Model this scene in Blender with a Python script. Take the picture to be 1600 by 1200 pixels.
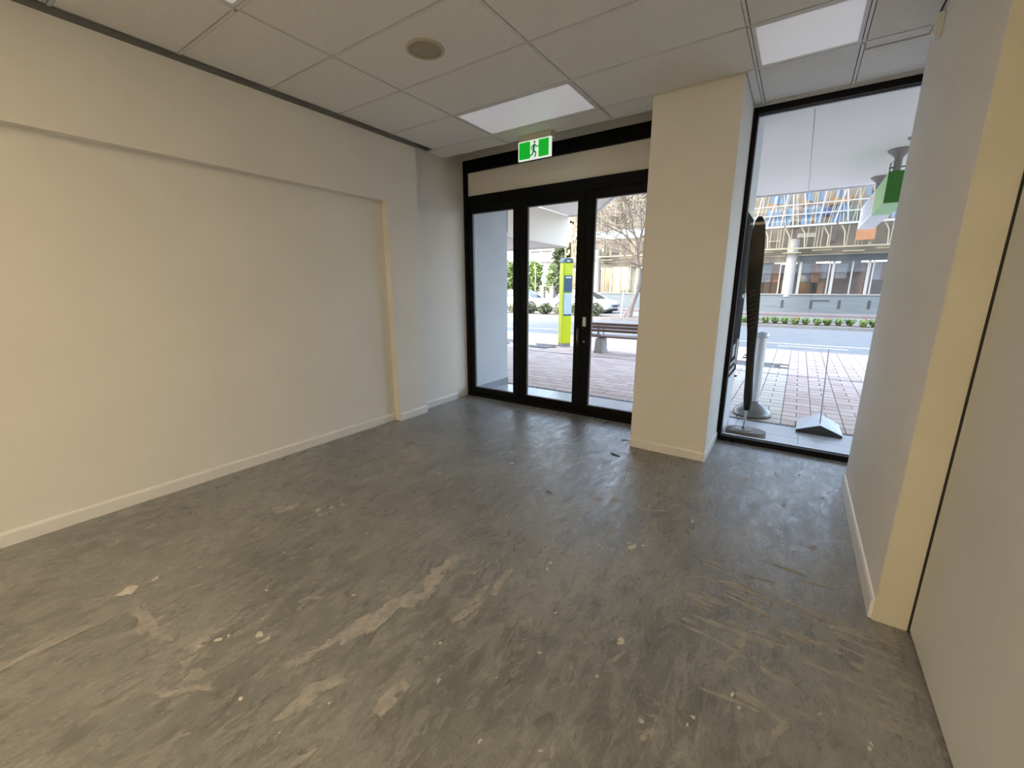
import bpy, bmesh, math, random
from mathutils import Vector, Matrix
random.seed(7)
S = bpy.context.scene
for o in list(bpy.data.objects): bpy.data.objects.remove(o)
COL = S.collection
PI = math.pi

# ------------------------------------------------------------------ camera
F, YAW, PITCH = 649.88, 0.5949, -0.2268          # focal length in pixels of a 1600x1200 frame
CAM = Vector((3.7968, -4.5915, 1.5261))
fw = Vector((-math.sin(YAW)*math.cos(PITCH), math.cos(YAW)*math.cos(PITCH), math.sin(PITCH)))
rt = Vector((math.cos(YAW), math.sin(YAW), 0)); up = rt.cross(fw)
cd = bpy.data.cameras.new('camera'); cam = bpy.data.objects.new('camera', cd); COL.objects.link(cam)
cd.sensor_width = 36; cd.lens = F*36/1600; cd.clip_start = .02; cd.clip_end = 500
M3 = Matrix((rt, up, -fw)).transposed()
cam.matrix_world = Matrix.Translation(CAM) @ M3.to_4x4()
S.camera = cam

def at(px, py, axis, val):
    """point where the photo pixel's ray meets the plane axis=val"""
    v = fw + rt*((px-800)/F) - up*((py-600)/F)
    return CAM + v*((val-CAM[axis])/v[axis])

# ------------------------------------------------------------------ world, sun, exposure
W = bpy.data.worlds.new('sky'); S.world = W; W.use_nodes = True
wn = W.node_tree
sky = wn.nodes.new('ShaderNodeTexSky'); sky.sky_type = 'NISHITA'
sky.sun_disc = False; sky.sun_elevation = math.radians(42); sky.sun_rotation = math.radians(215)
sky.air_density = 1.0; sky.dust_density = 3.0; sky.ozone_density = 1.0
hz = wn.nodes.new('ShaderNodeMix'); hz.data_type = 'RGBA'; hz.inputs[0].default_value = .62      # thin high cloud
hz.inputs[7].default_value = (.62, .62, .60, 1); wn.links.new(sky.outputs[0], hz.inputs[6])
bgn = wn.nodes['Background']; bgn.inputs['Strength'].default_value = 2.25
wn.links.new(hz.outputs[2], bgn.inputs['Color'])
sd = bpy.data.lights.new('sun', 'SUN'); sd.energy = 1.6; sd.angle = math.radians(1.5); sd.color = (1, .95, .86)
so = bpy.data.objects.new('sun', sd); COL.objects.link(so)
so.rotation_euler = Vector((.45, .62, -.62)).to_track_quat('-Z', 'Y').to_euler()
S.view_settings.view_transform = 'Standard'; S.view_settings.look = 'None'
S.view_settings.gamma = 1; S.view_settings.use_curve_mapping = False
S.view_settings.exposure = 0.32

# ------------------------------------------------------------------ material helpers
def nd(nt, t, **kw):
    n = nt.nodes.new(t)
    for k, v in kw.items():
        if k.startswith('i_'):
            key = k[2:].replace('_', ' ')
            n.inputs[int(key) if key.isdigit() else key].default_value = v
        else: setattr(n, k, v)
    return n
def c4(c): return (c[0], c[1], c[2], 1)
MATS = {}
def mat(name, col, rough=.6, col2=None, scale=6, detail=4, bump=0, bscale=60, metal=0, spec=.5, emis=None, estr=0, stretch=None, rnd=None):
    """principled material: colour varied between col and col2 by a noise; rnd adds a second colour per piece"""
    if name in MATS: return MATS[name]
    m = bpy.data.materials.new(name); m.use_nodes = True; nt = m.node_tree; L = nt.links
    p = nt.nodes['Principled BSDF']
    p.inputs['Roughness'].default_value = rough; p.inputs['Metallic'].default_value = metal
    p.inputs['Specular IOR Level'].default_value = spec
    p.inputs['Base Color'].default_value = c4(col)
    geo = nd(nt, 'ShaderNodeNewGeometry')
    vec = geo.outputs['Position']
    if stretch:
        mp = nd(nt, 'ShaderNodeMapping'); mp.inputs['Scale'].default_value = stretch
        L.new(vec, mp.inputs['Vector']); vec = mp.outputs[0]
    out = None
    if col2 is not None:
        n = nd(nt, 'ShaderNodeTexNoise', i_Scale=scale, i_Detail=detail, i_Roughness=.6); L.new(vec, n.inputs['Vector'])
        r = nd(nt, 'ShaderNodeMapRange'); r.inputs[1].default_value = .35; r.inputs[2].default_value = .65
        L.new(n.outputs[0], r.inputs[0])
        mx = nd(nt, 'ShaderNodeMix', data_type='RGBA'); mx.inputs[6].default_value = c4(col); mx.inputs[7].default_value = c4(col2)
        L.new(r.outputs[0], mx.inputs[0]); out = mx.outputs[2]
    if rnd is not None:
        oi = nd(nt, 'ShaderNodeObjectInfo'); at_ = nd(nt, 'ShaderNodeAttribute', attribute_name='rnd')
        ad = nd(nt, 'ShaderNodeMath', operation='ADD'); L.new(oi.outputs['Random'], ad.inputs[0]); L.new(at_.outputs['Fac'], ad.inputs[1])
        fr = nd(nt, 'ShaderNodeMath', operation='FRACT'); L.new(ad.outputs[0], fr.inputs[0])
        mx = nd(nt, 'ShaderNodeMix', data_type='RGBA'); mx.inputs[7].default_value = c4(rnd)
        if out: L.new(out, mx.inputs[6])
        else: mx.inputs[6].default_value = c4(col)
        L.new(fr.outputs[0], mx.inputs[0]); out = mx.outputs[2]
    if out: L.new(out, p.inputs['Base Color'])
    if bump:
        n = nd(nt, 'ShaderNodeTexNoise', i_Scale=bscale, i_Detail=3); L.new(vec, n.inputs['Vector'])
        b = nd(nt, 'ShaderNodeBump', i_Strength=bump, i_Distance=.004); L.new(n.outputs[0], b.inputs['Height']); L.new(b.outputs[0], p.inputs['Normal'])
    if emis:
        p.inputs['Emission Color'].default_value = c4(emis); p.inputs['Emission Strength'].default_value = estr
    MATS[name] = m
    return m
def glass(name, tint=(.985, .992, .99), f0=.006):
    if name in MATS: return MATS[name]
    m = bpy.data.materials.new(name); m.use_nodes = True; nt = m.node_tree; L = nt.links
    for n in list(nt.nodes): nt.nodes.remove(n)
    out = nd(nt, 'ShaderNodeOutputMaterial'); tr = nd(nt, 'ShaderNodeBsdfTransparent'); gl = nd(nt, 'ShaderNodeBsdfGlossy', i_Roughness=.0)
    tr.inputs['Color'].default_value = c4(tint)
    lw = nd(nt, 'ShaderNodeLayerWeight', i_Blend=.5)
    pw = nd(nt, 'ShaderNodeMath', operation='POWER'); pw.inputs[1].default_value = 5; L.new(lw.outputs['Facing'], pw.inputs[0])
    ma = nd(nt, 'ShaderNodeMath', operation='MULTIPLY_ADD'); ma.inputs[1].default_value = 1-f0; ma.inputs[2].default_value = f0; L.new(pw.outputs[0], ma.inputs[0])
    mx = nd(nt, 'ShaderNodeMixShader'); L.new(ma.outputs[0], mx.inputs[0]); L.new(tr.outputs[0], mx.inputs[1]); L.new(gl.outputs[0], mx.inputs[2])
    L.new(mx.outputs[0], out.inputs[0]); MATS[name] = m
    return m

# ------------------------------------------------------------------ mesh helpers
WORLD = {}
class B:
    def __init__(s): s.v = []; s.f = []
    def add(s, v, f):
        k = len(s.v); s.v += [tuple(p) for p in v]; s.f += [tuple(i+k for i in q) for q in f]; return s
    def box(s, x0, x1, y0, y1, z0, z1):
        return s.add([(x0,y0,z0),(x1,y0,z0),(x1,y1,z0),(x0,y1,z0),(x0,y0,z1),(x1,y0,z1),(x1,y1,z1),(x0,y1,z1)],
                     [(0,3,2,1),(4,5,6,7),(0,1,5,4),(1,2,6,5),(2,3,7,6),(3,0,4,7)])
    def tube(s, pts, rad, n=6):
        pts = [Vector(p) for p in pts]
        if not isinstance(rad, (list, tuple)): rad = [rad]*len(pts)
        V = []; Fc = []
        for i, p in enumerate(pts):
            d = (pts[min(i+1, len(pts)-1)]-pts[max(i-1, 0)]).normalized()
            a = d.cross(Vector((0,0,1)) if abs(d.z) < .9 else Vector((1,0,0))).normalized(); b = d.cross(a)
            for k in range(n): V.append(p+(a*math.cos(2*PI*k/n)+b*math.sin(2*PI*k/n))*rad[i])
        for i in range(len(pts)-1):
            for k in range(n): Fc.append((i*n+k, i*n+(k+1)%n, (i+1)*n+(k+1)%n, (i+1)*n+k))
        Fc.append(tuple(range(n-1, -1, -1))); Fc.append(tuple(range((len(pts)-1)*n, len(pts)*n)))
        return s.add(V, Fc)
    def lathe(s, prof, c=(0,0,0), n=24, axis='z'):
        V = []; Fc = []
        for (r, z) in prof:
            for k in range(n):
                a = 2*PI*k/n; q = (r*math.cos(a), r*math.sin(a), z)
                if axis == 'y': q = (q[0], q[2], q[1])
                V.append((c[0]+q[0], c[1]+q[1], c[2]+q[2]))
        for i in range(len(prof)-1):
            for k in range(n): Fc.append((i*n+k, i*n+(k+1)%n, (i+1)*n+(k+1)%n, (i+1)*n+k))
        Fc.append(tuple(range(n-1, -1, -1))); Fc.append(tuple(range((len(prof)-1)*n, len(prof)*n)))
        return s.add(V, Fc)
    def prism(s, poly, axis, a, b):
        """2-D polygon swept along axis from a to b"""
        def pt(p, t):
            return {'x': (t, p[0], p[1]), 'y': (p[0], t, p[1]), 'z': (p[0], p[1], t)}[axis]
        n = len(poly)
        return s.add([pt(p, a) for p in poly]+[pt(p, b) for p in poly],
                     [tuple(range(n)), tuple(range(2*n-1, n-1, -1))]+[(i, (i+1)%n, n+(i+1)%n, n+i) for i in range(n)])
    def ball(s, c, r, n=10, m=7, sz=1):
        return s.lathe([(max(1e-4, r*math.sin(PI*i/m)), -r*sz*math.cos(PI*i/m)) for i in range(m+1)], c, n)
    def obj(s, name, m, parent=None, bevel=0, smooth=False, seg=2, fixn=True):
        if parent is None:
            xs, ys, zs = zip(*s.v)
            O = Vector(((min(xs)+max(xs))/2, (min(ys)+max(ys))/2, min(zs)))
        else: O = WORLD[parent.name]
        me = bpy.data.meshes.new(name); me.from_pydata([Vector(p)-O for p in s.v], [], s.f)
        if fixn:
            b = bmesh.new(); b.from_mesh(me); bmesh.ops.recalc_face_normals(b, faces=b.faces); b.to_mesh(me); b.free()
        me.materials.append(m)
        o = bpy.data.objects.new(name, me); COL.objects.link(o); WORLD[o.name] = O.copy()
        if parent is None: o.location = O
        else: o.parent = parent
        if bevel:
            bm = o.modifiers.new('bevel', 'BEVEL'); bm.width = bevel; bm.segments = seg; bm.limit_method = 'ANGLE'
        if smooth:
            for p in me.polygons: p.use_smooth = True
            if smooth != 'all':
                me.set_sharp_from_angle(angle=math.radians(40))
        return o
def bx(*a): return B().box(*a)
def tag(o, label, cat=None, group=None, kind=None):
    o['label'] = label
    if cat: o['category'] = cat
    if group: o['group'] = group
    if kind: o['kind'] = kind
    return o
def thing(name, label, cat, loc, group=None, kind=None):
    o = bpy.data.objects.new(name, None); COL.objects.link(o); o.location = loc; o.empty_display_size = .1
    WORLD[o.name] = Vector(loc)
    return tag(o, label, cat, group, kind)
def struct(o, label, cat='structure'): return tag(o, label, cat, kind='structure')
def copy_tree(o, parent=None):
    c = o.copy(); COL.objects.link(c); c.parent = parent
    for ch in o.children: copy_tree(ch, c)
    return c

# ------------------------------------------------------------------ materials
m_wall = mat('painted_plaster', (.84, .82, .775), .62, (.81, .79, .745), 1.5, 3, .05, 220)
m_cream = mat('bare_cream_board', (.70, .66, .545), .6, (.67, .63, .515), 3, 3)
m_skirt = mat('white_gloss_paint', (.82, .81, .78), .35)
m_panel = mat('white_board', (.70, .71, .68), .55, (.66, .67, .64), 2, 3)
m_dark = mat('dark_gap', (.035, .035, .033), .8)
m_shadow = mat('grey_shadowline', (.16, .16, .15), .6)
m_black = mat('black_aluminium', (.004, .004, .0045), .5, spec=.15)
m_tile = mat('mineral_fibre_tile', (.82, .81, .78), .9, (.78, .77, .74), 40, 5, .25, 160)
m_bar = mat('white_grid_bar', (.72, .72, .70), .5)
m_gap = mat('plenum_dark', (.10, .10, .095), .9)
m_glass = glass('clear_glass')
m_white = mat('white_plastic', (.8, .8, .78), .4)
m_steel = mat('brushed_steel', (.62, .63, .64), .35, (.55, .56, .58), 30, 2, metal=.8)
m_conc = mat('cast_concrete', (.42, .41, .39), .8, (.34, .33, .32), 12, 4, .2, 50)

H = 3.0714
GX = [.934, 2.134, 3.334]            # ceiling grid lines that run to the street
ROW0, ROWD = -.741, .606             # first cross line and spacing
YB = -8.2                            # back of the shop
P1, Y_J, Y_P = .0877, -1.451, -1.018 # left pier: face, near jamb, far step
XR, XN, YN0, YN1 = 4.398, 4.270, -2.261, -.633
CX0, CX1, CY = 2.588, 3.262, -.721   # column
WZ = 3.056; DZ = 3.1285

# ------------------------------------------------------------------ floor
def floor_material():
    m = bpy.data.materials.new('scraped_concrete'); m.use_nodes = True; nt = m.node_tree; L = nt.links
    p = nt.nodes['Principled BSDF']; geo = nd(nt, 'ShaderNodeNewGeometry'); pos = geo.outputs['Position']
    def noise(scale, detail=5, rough=.6, vec=None, dist=0):
        n = nd(nt, 'ShaderNodeTexNoise', i_Scale=scale, i_Detail=detail, i_Roughness=rough, i_Distortion=dist)
        L.new(vec or pos, n.inputs['Vector']); return n.outputs[0]
    def rng(v, a, b, c=0., d=1.):
        r = nd(nt, 'ShaderNodeMapRange'); L.new(v, r.inputs[0])
        for i, x in enumerate((a, b, c, d)): r.inputs[i+1].default_value = x
        return r.outputs[0]
    def mix(fac, a, b):
        x = nd(nt, 'ShaderNodeMix', data_type='RGBA'); L.new(fac, x.inputs[0])
        for i, q in ((6, a), (7, b)):
            if isinstance(q, tuple): x.inputs[i].default_value = c4(q)
            else: L.new(q, x.inputs[i])
        return x.outputs[2]
    def mul(a, b):
        x = nd(nt, 'ShaderNodeMath', operation='MULTIPLY'); L.new(a, x.inputs[0])
        if isinstance(b, float): x.inputs[1].default_value = b
        else: L.new(b, x.inputs[1])
        return x.outputs[0]
    mp = nd(nt, 'ShaderNodeMapping'); mp.inputs['Rotation'].default_value = (0, 0, math.radians(12)); mp.inputs['Scale'].default_value = (2.6, 1, 1)
    L.new(pos, mp.inputs['Vector']); st = mp.outputs[0]          # trowel direction, roughly towards the street
    c = mix(rng(noise(1.3, 7, .65), .34, .66), (.16, .166, .163), (.30, .305, .295))
    c = mix(mul(rng(noise(4.2, 8, .70, st, 1.2), .50, .56), .55), c, (.345, .345, .33))         # trowelled levelling compound
    c = mix(mul(rng(noise(3.1, 8, .72, st, 1.6), .55, .60), .60), c, (.125, .125, .12))         # dark old adhesive
    c = mix(mul(rng(noise(9, 7, .7, st, 1.5), .56, .60), .45), c, (.405, .40, .385))
    c = mix(mul(rng(noise(11, 7, .72, st, 1.0), .57, .61), .50), c, (.13, .13, .125))
    pk = rng(noise(6.5, 7, .72, st, 1.2), .62, .65); c = mix(mul(pk, .75), c, (.46, .415, .375))  # scraped pinkish patches
    w = rng(noise(21, 3, .6), .73, .75); c = mix(mul(w, .8), c, (.66, .64, .60))                # flecks
    c = mix(mul(rng(noise(48, 5, .75), .35, .65), .35), c, (.15, .15, .14))
    L.new(c, p.inputs['Base Color'])
    L.new(rng(noise(4, 7, .7, st, 1.0), .35, .65, .20, .46), p.inputs['Roughness'])
    p.inputs['Specular IOR Level'].default_value = .8
    ad = nd(nt, 'ShaderNodeMath', operation='ADD'); L.new(noise(7, 8, .72, st, .6), ad.inputs[0]); L.new(pk, ad.inputs[1])
    b = nd(nt, 'ShaderNodeBump', i_Strength=.6, i_Distance=.006); L.new(ad.outputs[0], b.inputs['Height']); L.new(b.outputs[0], p.inputs['Normal'])
    return m
m_floor = floor_material()
floor = struct(bx(-.25, 4.9, YB-.1, .03, -.12, 0).obj('floor', m_floor), 'scraped grey concrete floor with patchy adhesive residue', 'floor')
m_res = mat('levelling_residue', (.41, .39, .36), .75, (.29, .285, .27), 22, 4, .3, 60)
m_fleck = mat('pale_paint_fleck', (.66, .63, .57), .7, (.55, .52, .46), 30, 3)
def patch(b, c, length, width, ang, z=.0012, n=34, rough=.6):
    """an irregular flat scab lying on the floor"""
    ca, sa = math.cos(ang), math.sin(ang); V = []
    ph = [(random.uniform(0, 2*PI), random.uniform(.4, 1)) for _ in range(5)]
    for k in range(n):
        a = 2*PI*k/n
        r = 1+rough*sum(q*math.sin((j+2)*a+f)/(1+.45*j) for j, (f, q) in enumerate(ph))*.55+random.uniform(-.10, .10)
        u = length/2*math.cos(a)*r; w = width/2*math.sin(a)*r
        V.append((c[0]+u*ca-w*sa, c[1]+u*sa+w*ca))
    return b.add([(x, y, z) for x, y in V]+[(c[0], c[1], z*1.3)], [(i, (i+1) % n, n) for i in range(n)])
def streak(b, p0, p1, wpx, **k):
    A = at(*p0, 2, 0); C = at(*p1, 2, 0); d = C-A; mid = (A+C)/2
    wid = (at((p0[0]+p1[0])/2+wpx/2, (p0[1]+p1[1])/2+wpx/2, 2, 0)-at((p0[0]+p1[0])/2-wpx/2, (p0[1]+p1[1])/2-wpx/2, 2, 0)).length
    g_ = math.atan2(d.y, d.x); n_ = 3 if d.length > 2.2*wid else 2
    for i in range(n_):                                # a few overlapping scabs make one ragged smear
        f = (i+.5)/n_; e = A.lerp(C, f)+Vector((-math.sin(g_), math.cos(g_), 0))*random.uniform(-.22, .22)*wid
        patch(b, e, d.length/n_*random.uniform(1.2, 1.6), wid*random.uniform(.45, .8), g_+random.uniform(-.2, .2), z=.0010+.00025*i, **k)
        patch(b, e+Vector((random.uniform(-.5, .5), random.uniform(-.5, .5), 0))*wid*1.4, wid*.5, wid*.22, g_+random.uniform(-.4, .4), z=.0009, n=16)
rb = B()
for a, c, w in [((445,1042),(560,985),9), ((540,1000),(645,928),22), ((640,948),(684,905),15), ((668,908),(716,878),17), ((448,1103),(530,1056),24),
                ((587,1110),(626,1062),18), ((0,1042),(134,979),10), ((222,950),(252,1000),13), ((710,972),(753,946),12), ((770,925),(800,890),10),
                ((296,1010),(330,995),18), ((284,1040),(303,1024),10), ((300,1062),(318,1050),16), ((470,940),(502,932),6), ((430,800),(462,788),12),
                ((730,945),(760,915),9), ((240,1085),(330,1075),7), ((640,720),(655,705),14), ((690,700),(725,690),7), ((1000,1150),(1020,1140),12), ((1205,1150),(1230,1125),14)]:
    streak(rb, a, c, w)
for k in range(62):                                    # scraper marks beside the right-hand nib
    x = random.uniform(3.55, 4.3); y = -2.55+random.gauss(0, .30)
    patch(rb, (x, y), random.uniform(.07, .22), random.uniform(.012, .035), math.radians(random.uniform(-14, 6)), n=14)
for k in range(130):
    x = random.uniform(.3, 4.2); y = random.uniform(-4.3, -.3)
    L_ = random.uniform(.02, .10)
    patch(rb, (x, y), L_, L_*random.uniform(.18, .45), math.radians(78+random.gauss(0, 22)), z=.0008, n=13, rough=.45)
o = rb.obj('levelling_residue', m_res, floor, fixn=False); o['kind'] = 'stuff'
fb = B()
for px, py, s in [(201,923,24),(243,905,9),(405,992,12),(341,1000,10),(497,797,9),(518,793,8),(534,788,6),(500,805,5),(970,1002,13),(988,855,13),(1004,853,6),(982,849,5),(843,1020,6),
                  (1002,1127,8),(1083,1121,7),(1074,1133,5),(750,1158,7),(686,1063,6),(800,724,8),(686,740,7),(1082,815,8),(860,880,6),(855,890,6),(1230,940,5),(1300,980,6),(1281,1116,6),(868,958,5),(553,930,6)]:
    p = at(px, py, 2, 0); q = at(px+s, py, 2, 0)
    patch(fb, p, (q-p).length*1.15, (q-p).length*.8, random.uniform(0, 3), z=.0018, n=12, rough=.5)
for k in range(120):
    s = random.uniform(.006, .016); patch(fb, (random.uniform(.3, 4.2), random.uniform(-4.2, -.2)), s*1.5, s, random.uniform(0, 3), z=.0016, n=7, rough=.5)
o = fb.obj('paint_fleck', m_fleck, floor, fixn=False); o['kind'] = 'stuff'

# ------------------------------------------------------------------ walls
b = B().box(-.25, 0, YB, Y_J, 0, 2.414).box(-.25, P1, YB, Y_J, 2.414, H-.02).box(-.25, P1, Y_J, Y_P, 0, H-.02).box(-.25, -.03, Y_P, -.31, 0, 3.3).box(-.25, -.055, -.31, 0, 0, 3.3).box(-.25, P1, YB, Y_P, H-.02, 3.3)
wall_left = struct(b.obj('wall_left', m_wall), 'off-white plaster wall with a shallow recess and pier', 'wall')
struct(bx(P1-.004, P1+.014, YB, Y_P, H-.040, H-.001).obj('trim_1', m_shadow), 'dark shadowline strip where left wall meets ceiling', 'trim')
b = B()
for (x, y0, y1) in ((0, YB, Y_J-.002), (P1, Y_J+.002, Y_P), (-.03, Y_P, -.31)):
    b.prism([(x-.002, .0), (x+.012, .0), (x+.012, .075), (x+.007, .088), (x-.002, .092)], 'y', y0, y1)
struct(b.obj('baseboard_left', m_skirt), 'low white baseboard along the recessed left wall', 'baseboard')
struct(B().box(XR, 4.75, YB, YN0-.020, .022, 3.3).obj('wall_right', m_panel), 'pale grey board partition beside the cream nib', 'wall')
struct(B().box(XR-.005, 4.7, YN0-.003, YN0, 0, 3.3).box(XR+.012, 4.7, YB, YN0-.003, 0, .021).obj('trim_2', m_dark), 'dark open joint around the right partition', 'trim')
nib = struct(bx(XN, 4.75, YN0, YN1, 0, 3.3).obj('wall_nib', m_wall), 'white nib wall projecting between window and partition', 'wall')
bx(XN+.001, XR-.005, YN0-.004, YN0+.004, .006, H).obj('end_face', m_cream, nib)['label'] = 'bare cream end face of the nib wall'
b = B().prism([(XN+.002, 0), (XN-.014, 0), (XN-.014, .085), (XN-.008, .10), (XN+.002, .104)], 'y', YN0+.01, YN1+.0)
struct(b.obj('baseboard_right', m_skirt), 'white gloss baseboard on the right-hand nib wall', 'baseboard')
struct(bx(-.25, 4.75, YB-.15, YB, 0, 3.3).obj('wall_back', m_wall), 'plain off-white wall at the back of the shop', 'wall')
colm = struct(bx(CX0, CX1, CY, .07, 0, H+.02).obj('wall_column', m_wall, bevel=.004), 'square off-white column between glazed doors and window', 'column')
b = B().prism([(CY+.002, 0), (CY-.010, 0), (CY-.010, .07), (CY-.004, .082), (CY+.002, .082)], 'x', CX0, CX1+.010)
b.prism([(CX1-.002, 0), (CX1+.010, 0), (CX1+.010, .07), (CX1+.004, .082), (CX1-.002, .082)], 'y', CY, -.03)
struct(b.obj('baseboard_column', m_skirt), 'low white baseboard around the foot of the column', 'baseboard')
b = B().box(-.25, CX0+.1, -.03, .10, DZ, 3.6).box(CX1-.1, 4.75, -.04, .10, WZ, 3.6).box(-.25, -.085, -.03, .10, 0, 3.6).box(4.62, 4.75, YN1, .10, 0, 3.6)
struct(b.obj('wall_front', m_wall), 'plaster band above doors and window at shop front', 'wall')

# ------------------------------------------------------------------ ceiling: slab, tiles, bars, lights
b = B().box(-.25, CX0+.05, YB, -.46, H+.02, 3.6).box(CX0, 4.75, YB, .10, H+.02, 3.6).box(-.25, CX0, -.46, .10, 3.32, 3.6)
ceiling = struct(b.obj('ceiling', m_gap), 'suspended ceiling of pale square-edged mineral tiles', 'ceiling')
def ceil_end(x): return -.46 if x < CX0 else (-.065)
rows = [ROW0-ROWD*k for k in range(0, 13)]; rows = [r for r in rows if r > YB+.05]
cols = [(P1+.012, GX[0]), (GX[0], GX[1]), (GX[1], GX[2]), (GX[2], GX[2]+.6), (GX[2]+.6, XR)]
lights = {(1, 0): 'near', (3, 0): 'near', (1, 4): 'b', (1, 8): 'near', (3, 8): 'b', (3, 11): 'b', (2, 8): 'b', (2, 11): 'b'}
g = .0135
def tile(x0, x1, y0, y1):
    bx(x0+g, x1-g, y0+g, y1-g, H-.001, H+.019).obj('ceiling_tile', m_tile, ceiling, bevel=.0015, seg=1)
for ci, (x0, x1) in enumerate(cols):
    for ri in range(len(rows)):
        y1 = rows[ri]; y0 = rows[ri+1] if ri+1 < len(rows) else YB
        if (ci, ri) in lights: continue
        if ci == 4 and y0 < YN1:
            if y1 > YN0: tile(x0, XN+.0, max(y0, YN0), y1)
            else: tile(x0, x1, y0, y1)
        else: tile(x0, x1, y0, y1)
    ce = ceil_end((x0+x1)/2)
    if ci < 2: tile(x0 if ci else -.03, x1, ROW0, -.46)
    elif ci == 2: tile(x0, CX0, ROW0, -.46)
    elif ci == 3:
        tile(x0, x1, ROW0, -.065); tile(CX1-.008, x0, ROW0, -.065)
    else:
        tile(x0, XN, ROW0, YN1); tile(x0, 4.63, YN1, -.065)
def bar(*a): bx(*a).obj('grid_bar', m_bar, ceiling)
for i, x in enumerate([GX[0], GX[1], GX[2], GX[2]+.6]):
    bar(x-.0085, x+.0085, YB, -.46 if i < 2 else -.065, H-.004, H+.012)
for r in rows:
    bar(P1, CX0 if r > CY-.02 else (XN if r > YN0 else XR), r-.009, r+.009, H-.004, H+.0115)
    if r > CY-.02: bar(CX1, XN, r-.009, r+.009, H-.004, H+.0115)
bar(-.03, CX0, -.474, -.46, H-.006, H+.03)
bar(CX1, 4.6, -.065, -.04, H-.012, H+.02)
m_diff_dim = mat('cool_diffuser', (.80, .80, .82), .4, emis=(.93, .93, 1.0), estr=.18)
m_diff_amber = mat('added_amber_diffuser', (.85, .84, .8), .4, emis=(1.0, .62, .28), estr=9.0)  # unseen panel added to warm the near end of the left wall
m_diff = mat('added_warm_diffuser', (.85, .84, .8), .4, emis=(1.0, .81, .55), estr=14.5)  # unseen panels added behind the camera to brighten the walls
def troffer(x0, x1, y0, y1, label, m):
    t = thing('ceiling_light', label, 'ceiling light', ((x0+x1)/2, (y0+y1)/2, H-.004), 'recessed ceiling light panels')
    fr = B()
    for q in ((x0, x1, y0, y0+.022), (x0, x1, y1-.022, y1), (x0, x0+.022, y0+.022, y1-.022), (x1-.022, x1, y0+.022, y1-.022)): fr.box(*q, H-.003, H+.018)
    fr.obj('frame', m_bar, t)
    bx(x0+.022, x1-.022, y0+.022, y1-.022, H+.001, H+.014).obj('diffuser', m, t)
for (ci, ri), k in lights.items():
    x0, x1 = cols[ci]; y1 = rows[ri]; y0 = rows[ri+1] if ri+1 < len(rows) else YB
    lab = {(1, 0): 'long rectangular ceiling light panel above the exit sign', (3, 0): 'square ceiling light panel in front of the tall window',
           (1, 4): 'long ceiling light panel beyond the round speaker', (1, 8): 'added unseen amber long ceiling light panel deep inside the shop',
           (3, 8): 'added unseen warm square ceiling light panel beside the right partition', (3, 11): 'added unseen warm square ceiling light panel by the back wall', (2, 8): 'added unseen warm long ceiling light panel next to the square one by the partition', (2, 11): 'added unseen warm long ceiling light panel by the back wall'}[(ci, ri)]
    troffer(x0+.013, x1-.013, y0+.013, y1-.013, lab, m_diff_amber if (ci, ri) == (1, 8) else (m_diff_dim if k == 'near' or (ci, ri) == (1, 4) else m_diff))
# round speaker grille
t = thing('ceiling_speaker', 'round beige speaker grille set in a ceiling tile', 'speaker', (1.535, -2.275, H-.012))
B().lathe([(.125, .012), (.128, .004), (.118, -.002), (.108, .0), (.106, .012)], (1.535, -2.275, H-.011), 40).obj('rim', mat('beige_rim', (.50, .46, .36), .5), t, smooth=True)
B().lathe([(.107, .008), (.10, .001), (.05, -.004), (.001, -.005)], (1.535, -2.275, H-.008), 40).obj('grille', mat('beige_mesh', (.42, .38, .28), .6, (.34, .31, .23), 500, 1, .6, 700), t, smooth=True)
# motion sensor
YS = -.98
t = thing('motion_sensor', 'small white motion sensor box high on the nib wall', 'sensor', (XN, YS, 2.90))
B().prism([(XN, 2.905), (XN-.028, 2.905), (XN-.042, 2.935), (XN-.042, 3.0), (XN-.026, 3.022), (XN, 3.022)], 'y', YS-.032, YS+.032).obj('housing', m_white, t, bevel=.004)
bx(XN-.045, XN-.040, YS-.021, YS+.021, 2.938, 2.972).obj('lens', mat('sensor_lens', (.55, .55, .53), .2), t)

# ------------------------------------------------------------------ exit sign
ex0, ex1, ez0, ez1, ey = 1.150, 1.535, 2.828, 3.010, -.545
t = thing('exit_sign', 'lit green running-man exit sign hanging from the ceiling', 'sign', ((ex0+ex1)/2, ey, ez0))
m_eg = mat('exit_green', (.0, .25, .04), .4, emis=(.0, .27, .008), estr=1.0); m_ew = mat('exit_white', (.8, .85, .8), .4, emis=(.85, 1, .88), estr=.5)
bx(ex0-.004, ex1+.004, ey-.012, ey+.012, ez0, ez1).obj('light_panel', m_ew, t, bevel=.003)
body = bx(ex0+.0, ex1+.0, ey-.006, ey+.075, ez1+.001, H-.002).obj('canopy', mat('beige_plastic', (.62, .58, .48), .5), t, bevel=.006)
w3 = (ex1-ex0)
yf = ey-.0135
for a, c in ((.022, .375), (.635, .945)): bx(ex0+w3*a, ex0+w3*c, yf, yf+.002, ez0+.012, ez1-.010).obj('green_field', m_eg, t)
def flat(b, poly, y0): return b.prism(poly, 'y', y0, y0+.002)
mx_, mz_ = ex0+w3*.51, (ez0+ez1)/2; s_ = (ez1-ez0)/.182
fig = B()
flat(fig, [(mx_+.012*math.cos(k*PI/6), mz_+.066+.012*math.sin(k*PI/6)) for k in range(12)], yf)
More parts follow.
